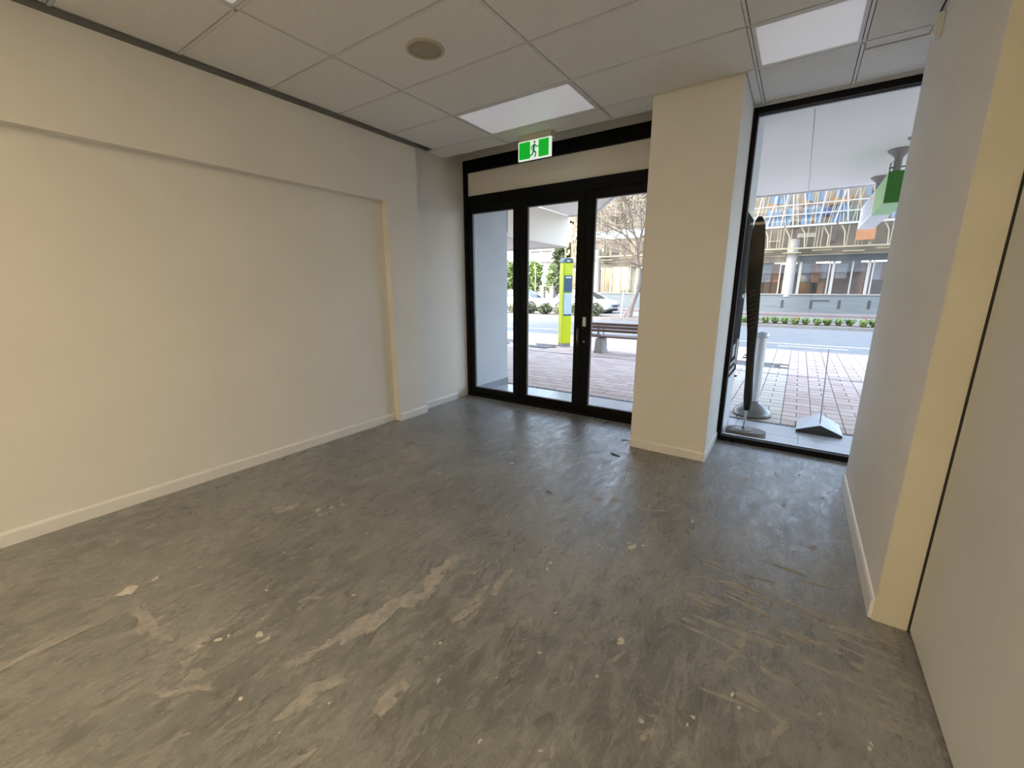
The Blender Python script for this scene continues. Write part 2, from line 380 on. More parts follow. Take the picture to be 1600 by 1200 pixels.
for p0, p1, w in [((.0, .042), (-.012, -.006), .022), ((-.010, -.004), (.014, -.024), .014), ((.014, -.024), (.006, -.056), .012), ((-.012, -.006), (-.022, -.036), .014),
                  ((-.022, -.036), (-.046, -.040), .011), ((.006, .038), (.026, .018), .009), ((.026, .018), (.042, .026), .008), ((-.004, .038), (-.028, .026), .009), ((-.028, .026), (-.032, .004), .008)]:
    a = Vector(p0); c = Vector(p1); d = (c-a).normalized(); q = Vector((-d.y, d.x))*w/2
    flat(fig, [(mx_+v.x*1.2, mz_+v.y*1.25-.004) for v in (a+q, c+q, c-q, a-q)], yf)
fig.obj('running_figure', mat('exit_figure', (.0, .14, .03), .4, emis=(.0, .16, .03), estr=.6), t)

# ------------------------------------------------------------------ shop-front doors (door_1) and window (window_1)
door = thing('door_1', 'black aluminium framed glazed bifold doors with white transom', 'door', (1.25, 0, 0), kind='structure')
XD0, XD1 = -.082, 2.66
def dbox(name, *a, m=m_black, parent=door, bevel=.003): return bx(*a).obj(name, m, parent, bevel=bevel, seg=1)
dbox('jamb', XD0, .0, -.05, .055, 0, DZ); dbox('jamb', 2.60, XD1, -.05, .055, 0, DZ)
dbox('head', XD0, XD1, -.05, .055, 2.983, DZ)
dbox('transom_bar', .0, 2.6, -.05, .055, 2.575, 2.696)
dbox('sill', XD0, XD1, -.055, .06, .0, .035)
mt = mat('filmed_glass', (.92, .88, .81), .15, (.90, .86, .79), 2, 2)
trl = nd(mt.node_tree, 'ShaderNodeBsdfTranslucent'); trl.inputs[0].default_value = (.80, .72, .62, 1)
mxs = nd(mt.node_tree, 'ShaderNodeMixShader', i_0=.15); mo = mt.node_tree.nodes['Material Output']
mt.node_tree.links.new(mt.node_tree.nodes['Principled BSDF'].outputs[0], mxs.inputs[1]); mt.node_tree.links.new(trl.outputs[0], mxs.inputs[2]); mt.node_tree.links.new(mxs.outputs[0], mo.inputs[0])
bx(.0, 2.6, -.012, .004, 2.696, 2.983).obj('transom_panel', mt, door)['label'] = 'opaque cream transom panel'
leafs = [(.004, .826), (.832, 1.706), (1.712, 2.598)]
for i, (x0, x1) in enumerate(leafs):
    lf = B()
    sw = .098
    lf.box(x0, x0+(.058 if i == 0 else sw), -.03, .025, .038, 2.572).box(x1-sw, x1, -.03, .025, .038, 2.572)
    lf.box(x0, x1, -.029, .024, .038, .125).box(x0, x1, -.029, .024, 2.487, 2.572)
    lo = lf.obj('leaf', m_black, door, bevel=.002, seg=1)
    bx(x0+(.05 if i == 0 else .09), x1-.09, -.004, .002, .118, 2.494).obj('pane', m_glass, lo)
    bd = B(); a0 = x0+(.058 if i == 0 else sw); a1 = x1-sw
    for q in ((a0, a0+.009, .125, 2.487), (a1-.009, a1, .125, 2.487), (a0+.009, a1-.009, .125, .134), (a0+.009, a1-.009, 2.478, 2.487)): bd.box(q[0], q[1], -.018, .014, q[2], q[3])
    bd.obj('glazing_bead', mat('grey_bead', (.10, .10, .10), .4), lo)
    if i == 1:
        bx(x1-.052, x1-.024, -.052, -.03, .86, 1.06).obj('pull_handle', mat('black_handle', (.02, .02, .02), .3), lo, bevel=.006)
        bx(x1-.052, x1-.048, -.054, -.03, .90, 1.05).obj('handle_edge', m_steel, lo)
    if i == 2:
        bx(x0+.008, x0+.050, -.050, -.03, 1.085, 1.195).obj('lock_plate', mat('ivory_lock', (.66, .66, .63), .4), lo, bevel=.006)
        B().tube([(x0+.07, .02, .985), (x0+.07, .065, .985), (x0+.085, .075, .985), (x0+.20, .075, .985)], .011, 8).obj('lever_handle', m_steel, lo, smooth=True)
        B().lathe([(.009, 0), (.012, .004), (.010, .010)], (x0+.03, -.042, .905), 12, 'y').obj('key_cylinder', m_steel, lo)
win = thing('window_1', 'tall black framed shop window between column and nib', 'window', (3.9, 0, 0), kind='structure')
WX0, WX1 = 3.256, 4.63
for nme, q in (('stile', (WX0, WX0+.046, -.03, .06, 0, WZ)), ('stile', (WX1-.046, WX1, -.03, .06, 0, WZ)), ('head', (WX0, WX1, -.029, .059, WZ-.052, WZ)), ('sill', (WX0, WX1, -.031, .061, 0, .052))):
    bx(*q).obj(nme, m_black, win, bevel=.002, seg=1)
bx(WX0+.04, WX1-.04, .014, .020, .046, WZ-.046).obj('pane', m_glass, win)
bd = B(); m_bead = mat('silver_bead', (.42, .44, .47), .3, metal=.5)
bd.box(WX0+.046, WX1-.046, .022, .050, .052, .060)
bd.box(WX0+.046, WX1-.046, .022, .052, WZ-.064, WZ-.052)
bd.obj('glazing_bead', m_bead, win)

# ------------------------------------------------------------------ debris on the floor
p = at(961, 711, 2, 0)
b = B(); a0 = math.radians(-15)
b.prism([(-.055, 0), (-.02, .012), (.05, .006), (.058, -.010), (-.01, -.016)], 'z', .001, .006)
o = b.obj('rubber_scrap', mat('black_rubber', (.012, .012, .012), .6)); o.location = (p.x, p.y, .001); o.rotation_euler = (.02, .03, a0)
tag(o, 'torn strip of black rubber lying before the column', 'debris')
for px, py, l, ang, lab in ((976, 688, .07, .5, 'thin dark splinter lying beside foot of the column'), (858, 769, .06, -.1, 'short dark fibre scrap lying on open concrete floor')):
    p = at(px, py, 2, 0)
    o = B().tube([(-l/2, 0, .004), (0, .006, .006), (l/2, 0, .003)], [.002, .004, .002], 6).obj('floor_splinter', mat('dark_scrap', (.04, .03, .025), .7))
    o.location = (p.x, p.y, .001); o.rotation_euler = (0, 0, ang); tag(o, lab, 'debris')

# ================================================================== OUTSIDE
m_soffit = mat('white_soffit', (.90, .875, .82), .6, (.88, .855, .80), 1, 2)
m_render = mat('grey_render', (.52, .55, .59), .55, (.47, .50, .54), 2.5, 4)
m_bluetile = mat('grey_porcelain', (.52, .55, .59), .25, (.47, .50, .54), 6, 5)
m_mortar = mat('dark_sand_joint', (.13, .11, .10), .9)
m_paver = mat('clay_paver', (.62, .47, .415), .7, (.54, .41, .365), 5, 4, .2, 90, rnd=(.69, .58, .525))
m_paver2 = mat('pale_paver', (.74, .675, .60), .7, (.67, .615, .54), 5, 4, .2, 90, rnd=(.65, .58, .51))
m_asph = mat('worn_asphalt', (.24, .25, .255), .8, (.20, .21, .215), 3, 6, .3, 120)
m_line = mat('white_road_paint', (.82, .82, .80), .6)
m_kerb = mat('kerb_stone', (.34, .33, .32), .7, (.28, .275, .27), 9, 4)
m_grate = mat('drain_grate', (.10, .10, .10), .5, metal=.4)

# entry strip of grey tiles
strip = struct(bx(-.9, 7.5, .03, .88, -.12, -.014).obj('entry_strip', m_mortar), 'strip of grey porcelain tiles outside the shop front', 'paving')
x = -.9+.07
while x < 7.4:
    for y0, y1 in ((.065, .47), (.473, .876)): bx(x+.0015, x+.5985, y0, y1, -.014, -.004).obj('tile', m_bluetile, strip, bevel=.0015, seg=1)
    x += .6
# footpath
pave = struct(bx(-24, 26, .94, 8.0, -.2, -.016).obj('pavement', m_mortar), 'brick paved footpath between shop front and kerb', 'pavement')
PW, PH, J = .30, .20, .012
pieces = []
ny = int((8.0-.94)/PH)
for j in range(ny):
    y = .945+j*PH
    x = -7.0
    while x < 2.75:                                     # running bond before the doors
        off = PW/2 if j % 2 else 0
        pieces.append((x+off, y, PW, m_paver)); x += PW
    x = 2.75+PW/2
    k = 0
    while x < 8.5:                                      # stacked columns before the window
        mm = m_paver if 3.55 < x < 4.70 else m_paver2
        if (j+k) % 2: pieces += [(x, y, PW/2, mm), (x+PW/2, y, PW/2, mm)]
        else: pieces.append((x, y, PW, mm))
        x += PW; k += 1
drains = [(4.22, 4.30)]
man = [(-3.9, -3.0, 5.0, 5.75), (-2.0, -1.55, 4.9, 5.35), (2.3, 3.55, 4.95, 5.35)]
def blocked(x, y, w):
    return any(x+w > a and x < c and y+PH > d and y < e for a, c, d, e in man)
pieces = [q for q in pieces if not blocked(*q[:3])]
def visible(q):
    v = Vector((q[0]+q[2]/2, q[1]+PH/2, 0))-CAM; w = v.dot(fw)
    px, py = 800+F*v.dot(rt)/w, 600-F*v.dot(up)/w
    return (744 < px < 800 and 480 < py < 601) or (824 < px < 896 and py < 626) or (918 < px < 998 and py < 645) or (1140 < px < 1350 and py < 690)
def size(q): return q[2]/(Vector((q[0], q[1], 0))-CAM).length**2
vis = sorted([q for q in pieces if visible(q)], key=size, reverse=True)
single = set(id(q) for q in vis[:295])
def brick_mesh(w, m):
    b = bmesh.new(); x1 = w-.007; y1 = PH-J-.004; c = .004; z0, z1 = -.02, 0
    lo = [b.verts.new(p) for p in ((0,0,z0),(x1,0,z0),(x1,y1,z0),(0,y1,z0))]; md = [b.verts.new(p) for p in ((0,0,z1-c),(x1,0,z1-c),(x1,y1,z1-c),(0,y1,z1-c))]
    hi = [b.verts.new(p) for p in ((c,c,z1),(x1-c,c,z1),(x1-c,y1-c,z1),(c,y1-c,z1))]
    for i in range(4):
        k = (i+1) % 4; b.faces.new((lo[i], lo[k], md[k], md[i])); b.faces.new((md[i], md[k], hi[k], hi[i]))
    b.faces.new(hi); me = bpy.data.meshes.new('paver'); b.to_mesh(me); b.free(); me.materials.append(m); return me
BM = {}
for q in pieces:
    if id(q) in single:
        key = (q[2], q[3].name)
        if key not in BM: BM[key] = brick_mesh(q[2], q[3])
        o = bpy.data.objects.new('paver', BM[key]); COL.objects.link(o); o.parent = pave
        o.location = Vector((q[0], q[1], random.uniform(-.0015, .0015)))-WORLD[pave.name]
for mm in (m_paver, m_paver2):
    b = B(); rv = []
    for q in pieces:
        if id(q) in single or q[3] is not mm: continue
        x0, y0, x1, y1 = q[0], q[1], q[0]+q[2]-.007, q[1]+PH-J-.004; c = .004
        b.add([(x0,y0,-.016),(x1,y0,-.016),(x1,y1,-.016),(x0,y1,-.016),(x0+c,y0+c,0),(x1-c,y0+c,0),(x1-c,y1-c,0),(x0+c,y1-c,0)], [(4,5,6,7),(0,1,5,4),(1,2,6,5),(2,3,7,6),(3,0,4,7)])
        rv += [random.random()]*5
    o = b.obj('paver', mm, pave, fixn=False); o['kind'] = 'stuff'
    at_ = o.data.attributes.new('rnd', 'FLOAT', 'FACE'); at_.data.foreach_set('value', rv)
m_iron = mat('cast_iron_cover', (.20, .21, .22), .6, (.26, .27, .28), 30, 2)
for i, (a, c, d, e) in enumerate(man):
    b = bx(a, c, d, e, -.016, -.001)
    for k in range(5):
        yy = d+(e-d)*(k+.5)/5; b.box(a+.03, c-.03, yy-.015, yy+.015, -.002, .004)
    b.obj('access_cover', m_iron, pave)
for y0, y1, s in ((.885, .93, .05), (4.225, 4.275, .06)):
    t = struct(bx(-8, 8, y0, y1, -.05, -.006 if y0 < 1 else .0015).obj('channel_drain', m_grate), ('narrow dark drain channel along the grey tile strip' if y0 < 1 else 'thin slotted drain line crossing the brick footpath'), 'drain')
    b = B(); x = -7.9
    while x < 7.9:
        b.box(x, x+s*.45, y0+.006, y1-.006, -.006, .004); x += s
    b.obj('grate_bar', mat('grate_steel', (.30, .30, .31), .5, metal=.5), t)['kind'] = 'stuff'
struct(bx(-40, 40, 8.0, 8.16, -.2, .0).obj('kerb_1', m_kerb, bevel=.015), 'pale stone kerb along the brick footpath', 'kerb')
road = struct(bx(-70, 60, 8.16, 16.3, -.3, -.09).obj('road', m_asph), 'grey asphalt traffic lane beyond the footpath', 'road')
bx(-60, 60, 10.15, 10.26, -.09, -.086).obj('road_line', m_line, road)
bx(3.45, 5.05, 9.50, 9.60, -.09, -.086).obj('road_line', m_line, road)
bx(-2.2, -1.0, 9.55, 9.66, -.09, -.086).obj('road_line', m_line, road)
med = struct(bx(-70, 60, 16.3, 18.6, -.2, .02).obj('median_bed', mat('bark_soil', (.26, .22, .19), .9, (.19, .165, .145), 8, 4, .4, 40)), 'planted median bed between the two roadways', 'median')
struct(B().box(-70, 60, 16.15, 16.32, -.2, .03).box(-70, 60, 18.58, 18.75, -.2, .03).obj('kerb_2', m_kerb), 'stone kerbs edging the planted median', 'kerb')
struct(bx(-90, 60, 18.75, 24.2, -.3, -.06).obj('road_far', m_asph), 'far asphalt lane where the white cars park', 'road')
struct(bx(-110, 60, 24.2, 90, -.3, .06).obj('pavement_far', mat('pink_grey_flagstone', (.22, .20, .205), .75, (.19, .175, .18), 3, 4)), 'pinkish grey pavement along the far buildings', 'pavement')

# awning over the footpath, cut back in an arc around a street tree
ZS = 3.12; YA = 4.50
ctl = [(-.22, YA), (.10, 4.12), (.50, 3.53), (.95, 2.90), (1.25, 2.68), (1.65, 2.60), (2.05, 2.74), (2.40, 3.2), (2.65, 3.8), (2.82, YA)]
arc = []
for i in range(len(ctl)-1):
    p0, p1, p2, p3 = ctl[max(i-1, 0)], ctl[i], ctl[i+1], ctl[min(i+2, len(ctl)-1)]
    for k in range(4):
        q = k/4; arc.append(tuple(.5*(2*b_+(c_-a_)*q+(2*a_-5*b_+4*c_-d_)*q*q+(3*b_-a_-3*c_+d_)*q**3) for a_, b_, c_, d_ in zip(p0, p1, p2, p3)))
arc.append(ctl[-1])
awn = struct(B().prism([(-.80, .06), (9.0, .06), (9.0, YA), (arc[-1][0], YA)]+arc[::-1]+[(-.80, YA)], 'z', ZS+.012, ZS+.26).obj('awning', m_soffit), 'white street awning over the footpath with curved cutout', 'awning')
b = B()
edge = [(-.80, YA)]+arc+[(9.0, YA)]
for (x0, y0), (x1, y1) in zip(edge[:-1], edge[1:]):
    d = Vector((x1-x0, y1-y0)); 
    if d.length < 1e-4: continue
    n = Vector((-d.y, d.x)).normalized()*.03
    b.add([(x0, y0, ZS-.02), (x1, y1, ZS-.02), (x1+n.x, y1+n.y, ZS-.02), (x0+n.x, y0+n.y, ZS-.02), (x0, y0, ZS+.34), (x1, y1, ZS+.34), (x1+n.x, y1+n.y, ZS+.34), (x0+n.x, y0+n.y, ZS+.34)],
          [(0,1,2,3), (4,7,6,5), (0,4,5,1), (2,6,7,3), (1,5,6,2), (3,7,4,0)])
b.obj('fascia', mat('white_fascia', (.74, .75, .76), .5), awn)
for x0, x1 in ((3.0, 3.695), (3.703, 6.1), (6.108, 8.5)):
    bx(x0, x1, .10, YA-.004, ZS, ZS+.012).obj('soffit_panel', m_soffit, awn)
bx(-.79, 2.99, .10, 2.55, ZS, ZS+.012).obj('soffit_panel', m_soffit, awn)
lowa = struct(bx(-9, -.84, .9, YA, 2.47, 3.05).obj('neighbour_awning', mat('cream_awning', (.74, .71, .66), .6, (.70, .67, .62), 1.2, 3)), 'lower cream awning of the neighbouring shop', 'awning')
bx(-9, -.835, YA, YA+.04, 2.44, 3.36).obj('fascia', m_soffit, lowa)
bx(-.842, -.80, .9, YA+.02, 2.455, ZS+.0).obj('side_panel', mat('cream_side_panel', (.90, .82, .70), .6, (.87, .79, .67), 1, 2), lowa)
# side wall of the entry, seen through the first door leaf
t = struct(bx(-.9, .005, .06, .88, .0, 3.12).obj('wall_outer', m_render), 'smooth grey side wall outside the left door leaf', 'wall')
bx(-.9, .012, .06, .888, -.01, .105).obj('plinth', mat('dark_plinth', (.22, .24, .27), .4), t)
bx(-.88, .004, .878, .895, 2.35, 3.1).obj('corner_strip', m_black, t)
# outer face of the column with its black poster
t = struct(bx(2.66, 3.285, .07, .76, 0, ZS).obj('wall_column_outer', mat('pale_blue_paint', (.66, .69, .72), .5)), 'outer side of the column beside the shop window', 'column')
ps = bx(3.284, 3.294, .09, .74, .62, 2.23).obj('poster_panel', mat('black_poster', (.012, .012, .013), .85, spec=.05), t)
for z0, z1, y0, y1, c in ((.66, .70, .12, .66, .5), (.74, .77, .15, .6, .4), (.82, .95, .2, .42, .3), (1.42, 1.46, .5, .68, .35), (.66, .98, .52, .68, .25)):
    bx(3.294, 3.2955, y0, y1, z0, z1).obj('poster_print', mat('poster_grey_%d' % int(c*100), (c, c, c), .5), ps)

# facades beside the shop, plus an unseen tall block added to shade the street
m_far_wall = mat('painted_facade', (.62, .60, .56), .7, (.57, .55, .51), 1, 3)
struct(B().box(-16, 26, -14, -.02, 3.6, 40).box(-16, 26, -.03, .06, 3.6, 40).box(-16, -.9, -.1, .06, 0, 3.6).box(4.75, 26, -.1, .06, 0, 3.6).obj('wall_added_storeys', m_far_wall), 'side facades and added unseen upper storeys shading the street', 'building')

# hanging lightbox sign
sx0, sx1, sy0, sy1, sz0, sz1 = 4.465, 4.665, 2.10, 4.85, 2.485, 2.815
t = thing('hanging_sign', 'green and white lightbox sign hung below the awning', 'sign', ((sx0+sx1)/2, (sy0+sy1)/2, sz0))
m_sg = mat('sign_shaded_green', (.035, .20, .015), .5); m_sl = mat('sign_light_green', (.33, .60, .25), .4); m_sw = mat('sign_white', (.76, .77, .80), .4)  # end cap green is darkened to paint in its shade
ym = 3.15
bx(sx0, sx1, sy0, ym, sz0, sz1).obj('green_panel', m_sl, t)
bx(sx0, sx1, ym, sy1, sz0, sz1).obj('white_panel', m_sw, t)
bx(sx0-.004, sx1+.004, sy0-.014, sy0, sz0-.004, sz1+.004).obj('end_cap', m_sg, t)['label'] = 'green end cap darkened for its shaded side'
for k in range(4):
    bx(sx0-.003, sx0, ym+.25, sy1-.25-.2*(k % 2), sz1-.07-.06*k, sz1-.055-.06*k).obj('print_line', mat('sign_print', (.50, .52, .60), .5), t)
m_brk = mat('bracket_grey', (.30, .27, .25), .5)
for yy in (2.45, 3.95):
    br = B().tube([(4.565, yy, sz1-.002), (4.565, yy, ZS-.10)], .038, 12).lathe([(.038, 0), (.055, .03), (.115, .085), (.115, .098)], (4.565, yy, ZS-.10), 16).obj('bracket', m_brk, t, smooth=True)
    B().tube([(4.50, yy-.02, sz1-.002), (4.50, yy-.02, ZS-.15), (4.54, yy-.01, ZS-.11)], .008, 6).obj('cable', m_brk, br)
    bx(4.49, 4.64, yy-.012, yy+.012, ZS-.20, ZS-.185).obj('clamp', m_brk, br)
o = B().lathe([(.045, 0), (.045, -.01), (.02, -.03), (.001, -.032)], (4.60, 1.98, ZS), 14).obj('soffit_fitting', m_brk, smooth=True); tag(o, 'small dark round fitting on the awning soffit', 'fixture')

# ------------------------------------------------------------------ black paddle on its stand
t = thing('carved_paddle', 'tall black carved paddle standing on a grey oval base', 'sculpture', (3.47, .30, -.004))
stn = [(.265, 3.484, .018, .018), (.275, 3.484, .030, .026), (.33, 3.483, .036, .030), (.42, 3.479, .041, .032), (.62, 3.468, .037, .032), (.85, 3.455, .038, .030), (1.08, 3.444, .046, .026), (1.3, 3.424, .056, .022),
       (1.53, 3.404, .064, .018), (1.75, 3.397, .066, .016), (1.95, 3.391, .064, .015), (2.08, 3.388, .056, .014), (2.16, 3.385, .040, .012), (2.20, 3.384, .018, .008)]
b = B(); n = 14; V = []; Fc = []
for z, xc, hw, hd in stn:
    for k in range(n): V.append((xc+hw*math.cos(2*PI*k/n), .30+hd*math.sin(2*PI*k/n), z))
for i in range(len(stn)-1):
    for k in range(n): Fc.append((i*n+k, i*n+(k+1) % n, (i+1)*n+(k+1) % n, (i+1)*n+k))
Fc += [tuple(range(n-1, -1, -1)), tuple(range((len(stn)-1)*n, len(stn)*n))]
bl = b.add(V, Fc).obj('blade', mat('black_stained_wood', (.005, .005, .005), .55, (.012, .011, .010), 60, 3, .5, 90, stretch=(1, 1, .25), spec=.2), t, smooth=True)
for k in range(9):
    z = 1.12+k*.045; hw = .046+.012*(z-1.08)/.25
    B().tube([(3.444-.02*(z-1.08)/.22-hw*.7, .275, z), (3.444-.02*(z-1.08)/.22+hw*.5, .272, z+.03)], .004, 5).obj('carved_notch', mat('carving_grey', (.06, .06, .06), .5), bl)
pl = B().tube([(3.475, .30, .058), (3.482, .30, .30)], .011, 10).obj('pin', m_steel, t, smooth=True)
B().lathe([(.085, .0), (.085, .006), (.02, .012), (.012, .03)], (3.475, .30, .056), 24).obj('collar', mat('dark_disc', (.18, .17, .17), .4, metal=.5), t, smooth=True)
b = B(); prof = [(3.497+.190*math.copysign(abs(math.cos(2*PI*k/28))**.75, math.cos(2*PI*k/28)), .30+.115*math.sin(2*PI*k/28)) for k in range(28)]
b.prism(prof, 'z', -.004, .056).obj('base', mat('grey_wood_base', (.24, .215, .20), .6, (.19, .17, .16), 12, 4), t, bevel=.004)
B().lathe([(.020, 0), (.020, .003), (.001, .003)], (3.35, .28, .056), 12).obj('bolt_cap', m_black, t)

# ------------------------------------------------------------------ ash bin on a flared foot
bc = (3.485, 1.15, 0)
t = thing('ash_bin', 'slim steel ash bin on a wide flared foot outside window', 'bin', bc)
B().lathe([(.207, .002), (.209, .03), (.19, .07), (.13, .125), (.07, .165), (.055, .20)], bc, 32).obj('foot', mat('dark_steel_foot', (.22, .225, .23), .35, (.15, .15, .155), 5, 3, metal=.5), t, smooth='all')
B().lathe([(.061, .18), (.061, .96)], bc, 28).obj('tube', mat('satin_steel_tube', (.74, .75, .77), .35, metal=.35), t, smooth=True)
B().lathe([(.062, .950), (.077, .962), (.079, .985), (.068, 1.012), (.040, 1.027), (.001, 1.030)], bc, 28).obj('cap', mat('pale_cap', (.60, .66, .74), .3, metal=.3), t, smooth=True)

# ------------------------------------------------------------------ tent shaped flag base with a thin rod
t = thing('flag_base', 'low tent shaped metal flag base with a thin rod', 'flag base', (4.15, .95, -.004))
x0, x1, xa = 3.945, 4.352, 4.152
b = B().add([(x0, .74, 0), (x1, .74, 0), (xa, .72, .105), (x0+.01, 1.16, 0), (x1-.01, 1.16, 0), (xa, 1.18, .125), (x0, .74, .022), (x1, .74, .022), (x0+.01, 1.16, .03), (x1-.01, 1.16, .03)],
            [(0,1,7,2,6), (4,3,8,5,9), (0,6,8,3), (1,4,9,7), (6,2,5,8), (7,9,5,2), (0,3,4,1)])
b.obj('cover', mat('galvanised_sheet', (.50, .53, .55), .4, (.44, .46, .48), 8, 3, metal=.4), t)
B().prism([(x0+.004, .0), (x1-.004, .0), (x1-.002, .021), (xa, .104), (x0+.002, .021)], 'y', .715, .7385).obj('end_plate', mat('dark_end', (.035, .035, .037), .5), t)
B().tube([(4.152, .80, .10), (4.135, .81, .50), (4.118, .80, .905)], [.006, .005, .004], 8).obj('rod', mat('grey_rod', (.40, .42, .45), .4, metal=.5), t)

# ------------------------------------------------------------------ bus stop totem
tx0, tx1, ty0, ty1 = -1.40, -1.10, 5.24, 5.52
t = thing('bus_stop_totem', 'lime yellow bus stop totem with blue timetable panel', 'bus stop', (-1.25, 5.38, 0))
m_lime = mat('lime_paint', (.62, .72, .0), .4); m_navy = mat('navy_panel', (.04, .10, .22), .35)
RX = Matrix.Rotation(math.radians(54), 4, 'Z')
def turn(b, c=(-1.25, 5.38)):
    b.v = [tuple((RX @ (Vector(p)-Vector((c[0], c[1], 0))))+Vector((c[0], c[1], 0))) for p in b.v]; return b
turn(bx(-1.385, -1.115, 5.295, 5.515, .09, 2.15)).obj('body', m_lime, t, bevel=.012)
turn(bx(-1.375, -1.125, 5.30, 5.51, 0, .09)).obj('foot', m_kerb, t)
cp = turn(B().prism([(-1.39, 2.15), (-1.11, 2.15), (-1.11, 2.20), (-1.15, 2.27), (-1.35, 2.27), (-1.39, 2.20)], 'y', 5.285, 5.525)).obj('cap', mat('blue_grey_cap', (.10, .15, .18), .4), t, bevel=.006)
turn(bx(-1.29, -1.21, 5.282, 5.286, 2.18, 2.21)).obj('cap_mark', m_white, cp)
turn(bx(-1.355, -1.13, 5.285, 5.296, 1.42, 1.84)).obj('information_panel', m_navy, t)
for k, (a, c) in enumerate(((-1.32, -1.25), (-1.24, -1.16))): turn(bx(a, c, 5.281, 5.285, 1.77, 1.81)).obj('panel_print', m_white, t)
pn = turn(bx(-1.355, -1.13, 5.285, 5.296, .86, 1.39)).obj('timetable_panel', mat('timetable_paper', (.62, .76, .88), .4, (.50, .66, .82), 14, 3), t)
turn(bx(-1.355, -1.13, 5.284, 5.297, .82, .86)).obj('panel_footer', m_navy, t)
turn(bx(-1.35, -1.15, 5.287, 5.296, 1.88, 2.11)).obj('door_panel', mat('lime_panel', (.66, .74, .02), .35), t)

# ------------------------------------------------------------------ bench, seen from behind
t = thing('street_bench', 'dark slatted street bench with concrete feet facing the road', 'bench', (.75, 4.9, 0))
m_slat = mat('dark_red_timber', (.13, .075, .065), .55, (.18, .11, .095), 14, 4, stretch=(.3, 3, 3))
m_arm = mat('bench_steel', (.20, .19, .19), .5)
for i, z in enumerate((.545, .625, .70)): bx(-.24, 1.78, 4.735-.012*i, 4.765-.012*i, z-.033, z+.033).obj('back_slat', m_slat, t, bevel=.006, seg=1)
for i in range(4): bx(-.24, 1.78, 4.82+.105*i, 4.91+.105*i, .375, .415).obj('seat_slat', m_slat, t, bevel=.006, seg=1)
for x in (-.06, 1.58):
    bx(x-.02, x+.02, 4.765, 4.80, .36, .735).obj('back_post', m_arm, t)
    bx(x-.025, x+.025, 4.78, 5.25, .345, .375).obj('seat_bearer', m_arm, t)
    B().prism([(x-.13, 0), (x+.13, 0), (x+.10, .06), (x+.08, .345), (x-.08, .345), (x-.10, .06)], 'y', 4.80, 5.14).obj('foot', m_conc, t, bevel=.008)
    B().tube([(x-.04, 4.77, .56), (x-.04, 4.95, .58), (x-.04, 5.2, .57), (x-.04, 5.22, .37)], .014, 8).obj('armrest', m_arm, t, smooth=True)

# ------------------------------------------------------------------ plants
def leaf_cloud(b, c, r, n, s, flat_=1.0, hollow=.4):
    for _ in range(n):
        d = Vector((random.gauss(0,1), random.gauss(0,1), random.gauss(0,1))).normalized()*random.uniform(hollow, 1)
        p = Vector((c[0]+d.x*r[0], c[1]+d.y*r[1], c[2]+d.z*r[2]))
        u = Vector((random.gauss(0,1), random.gauss(0,1), random.gauss(0,.6))).normalized(); v = u.cross(Vector((random.gauss(0,1), random.gauss(0,1), random.gauss(0,1)))).normalized()
        q = s*random.uniform(.6, 1.3)
        b.add([p-u*q, p+v*q*.45, p+u*q, p-v*q*.45], [(0,1,2,3)])
    return b
m_leaf = [mat('leaf_green', (.13, .19, .06), .6, (.20, .26, .10), 2, 3), mat('leaf_dark', (.08, .115, .05), .6, (.14, .175, .09), 2, 3), mat('leaf_bright', (.24, .33, .10), .6, (.17, .26, .08), 2, 3), mat('leaf_pale', (.34, .36, .22), .6, (.22, .26, .14), 4, 3)]
m_bark = mat('pale_bark', (.34, .30, .275), .8, (.24, .21, .195), 9, 4, .4, 30); m_twig = mat('brown_twig', (.19, .145, .11), .8, (.27, .22, .17), 1.5, 3)
m_bloom = mat('cream_bloom', (.45, .42, .33), .7)
xs = [-13.9+1.06*i for i in range(9)]
for i, x in enumerate(xs):
    x += random.uniform(-.03, .03); y = 17.2+random.uniform(-.06, .06)
    t = thing('hedge_shrub', 'low flowering hedge shrub in the median before the cars', 'shrub', (x, y, .02), 'hedge shrubs in the median')
    h = random.uniform(.30, .42)
    leaf_cloud(B(), (x, y, h), (.46, .50, h*.95), 950, .075, hollow=.25).obj('foliage', m_leaf[1 if i % 3 else 3], t, fixn=False)['kind'] = 'stuff'
    leaf_cloud(B(), (x, y, h+.05), (.44, .48, h), 120, .05, hollow=.85).obj('bloom', m_bloom, t, fixn=False)['kind'] = 'stuff'
    st_ = B()
    for k in range(5): st_.tube([(x, y, 0), (x+random.uniform(-.2, .2), y+random.uniform(-.2, .2), h)], .012, 4)
    st_.obj('stem', m_bark, t)
m_red = mat('red_leaf', (.40, .16, .12), .6)
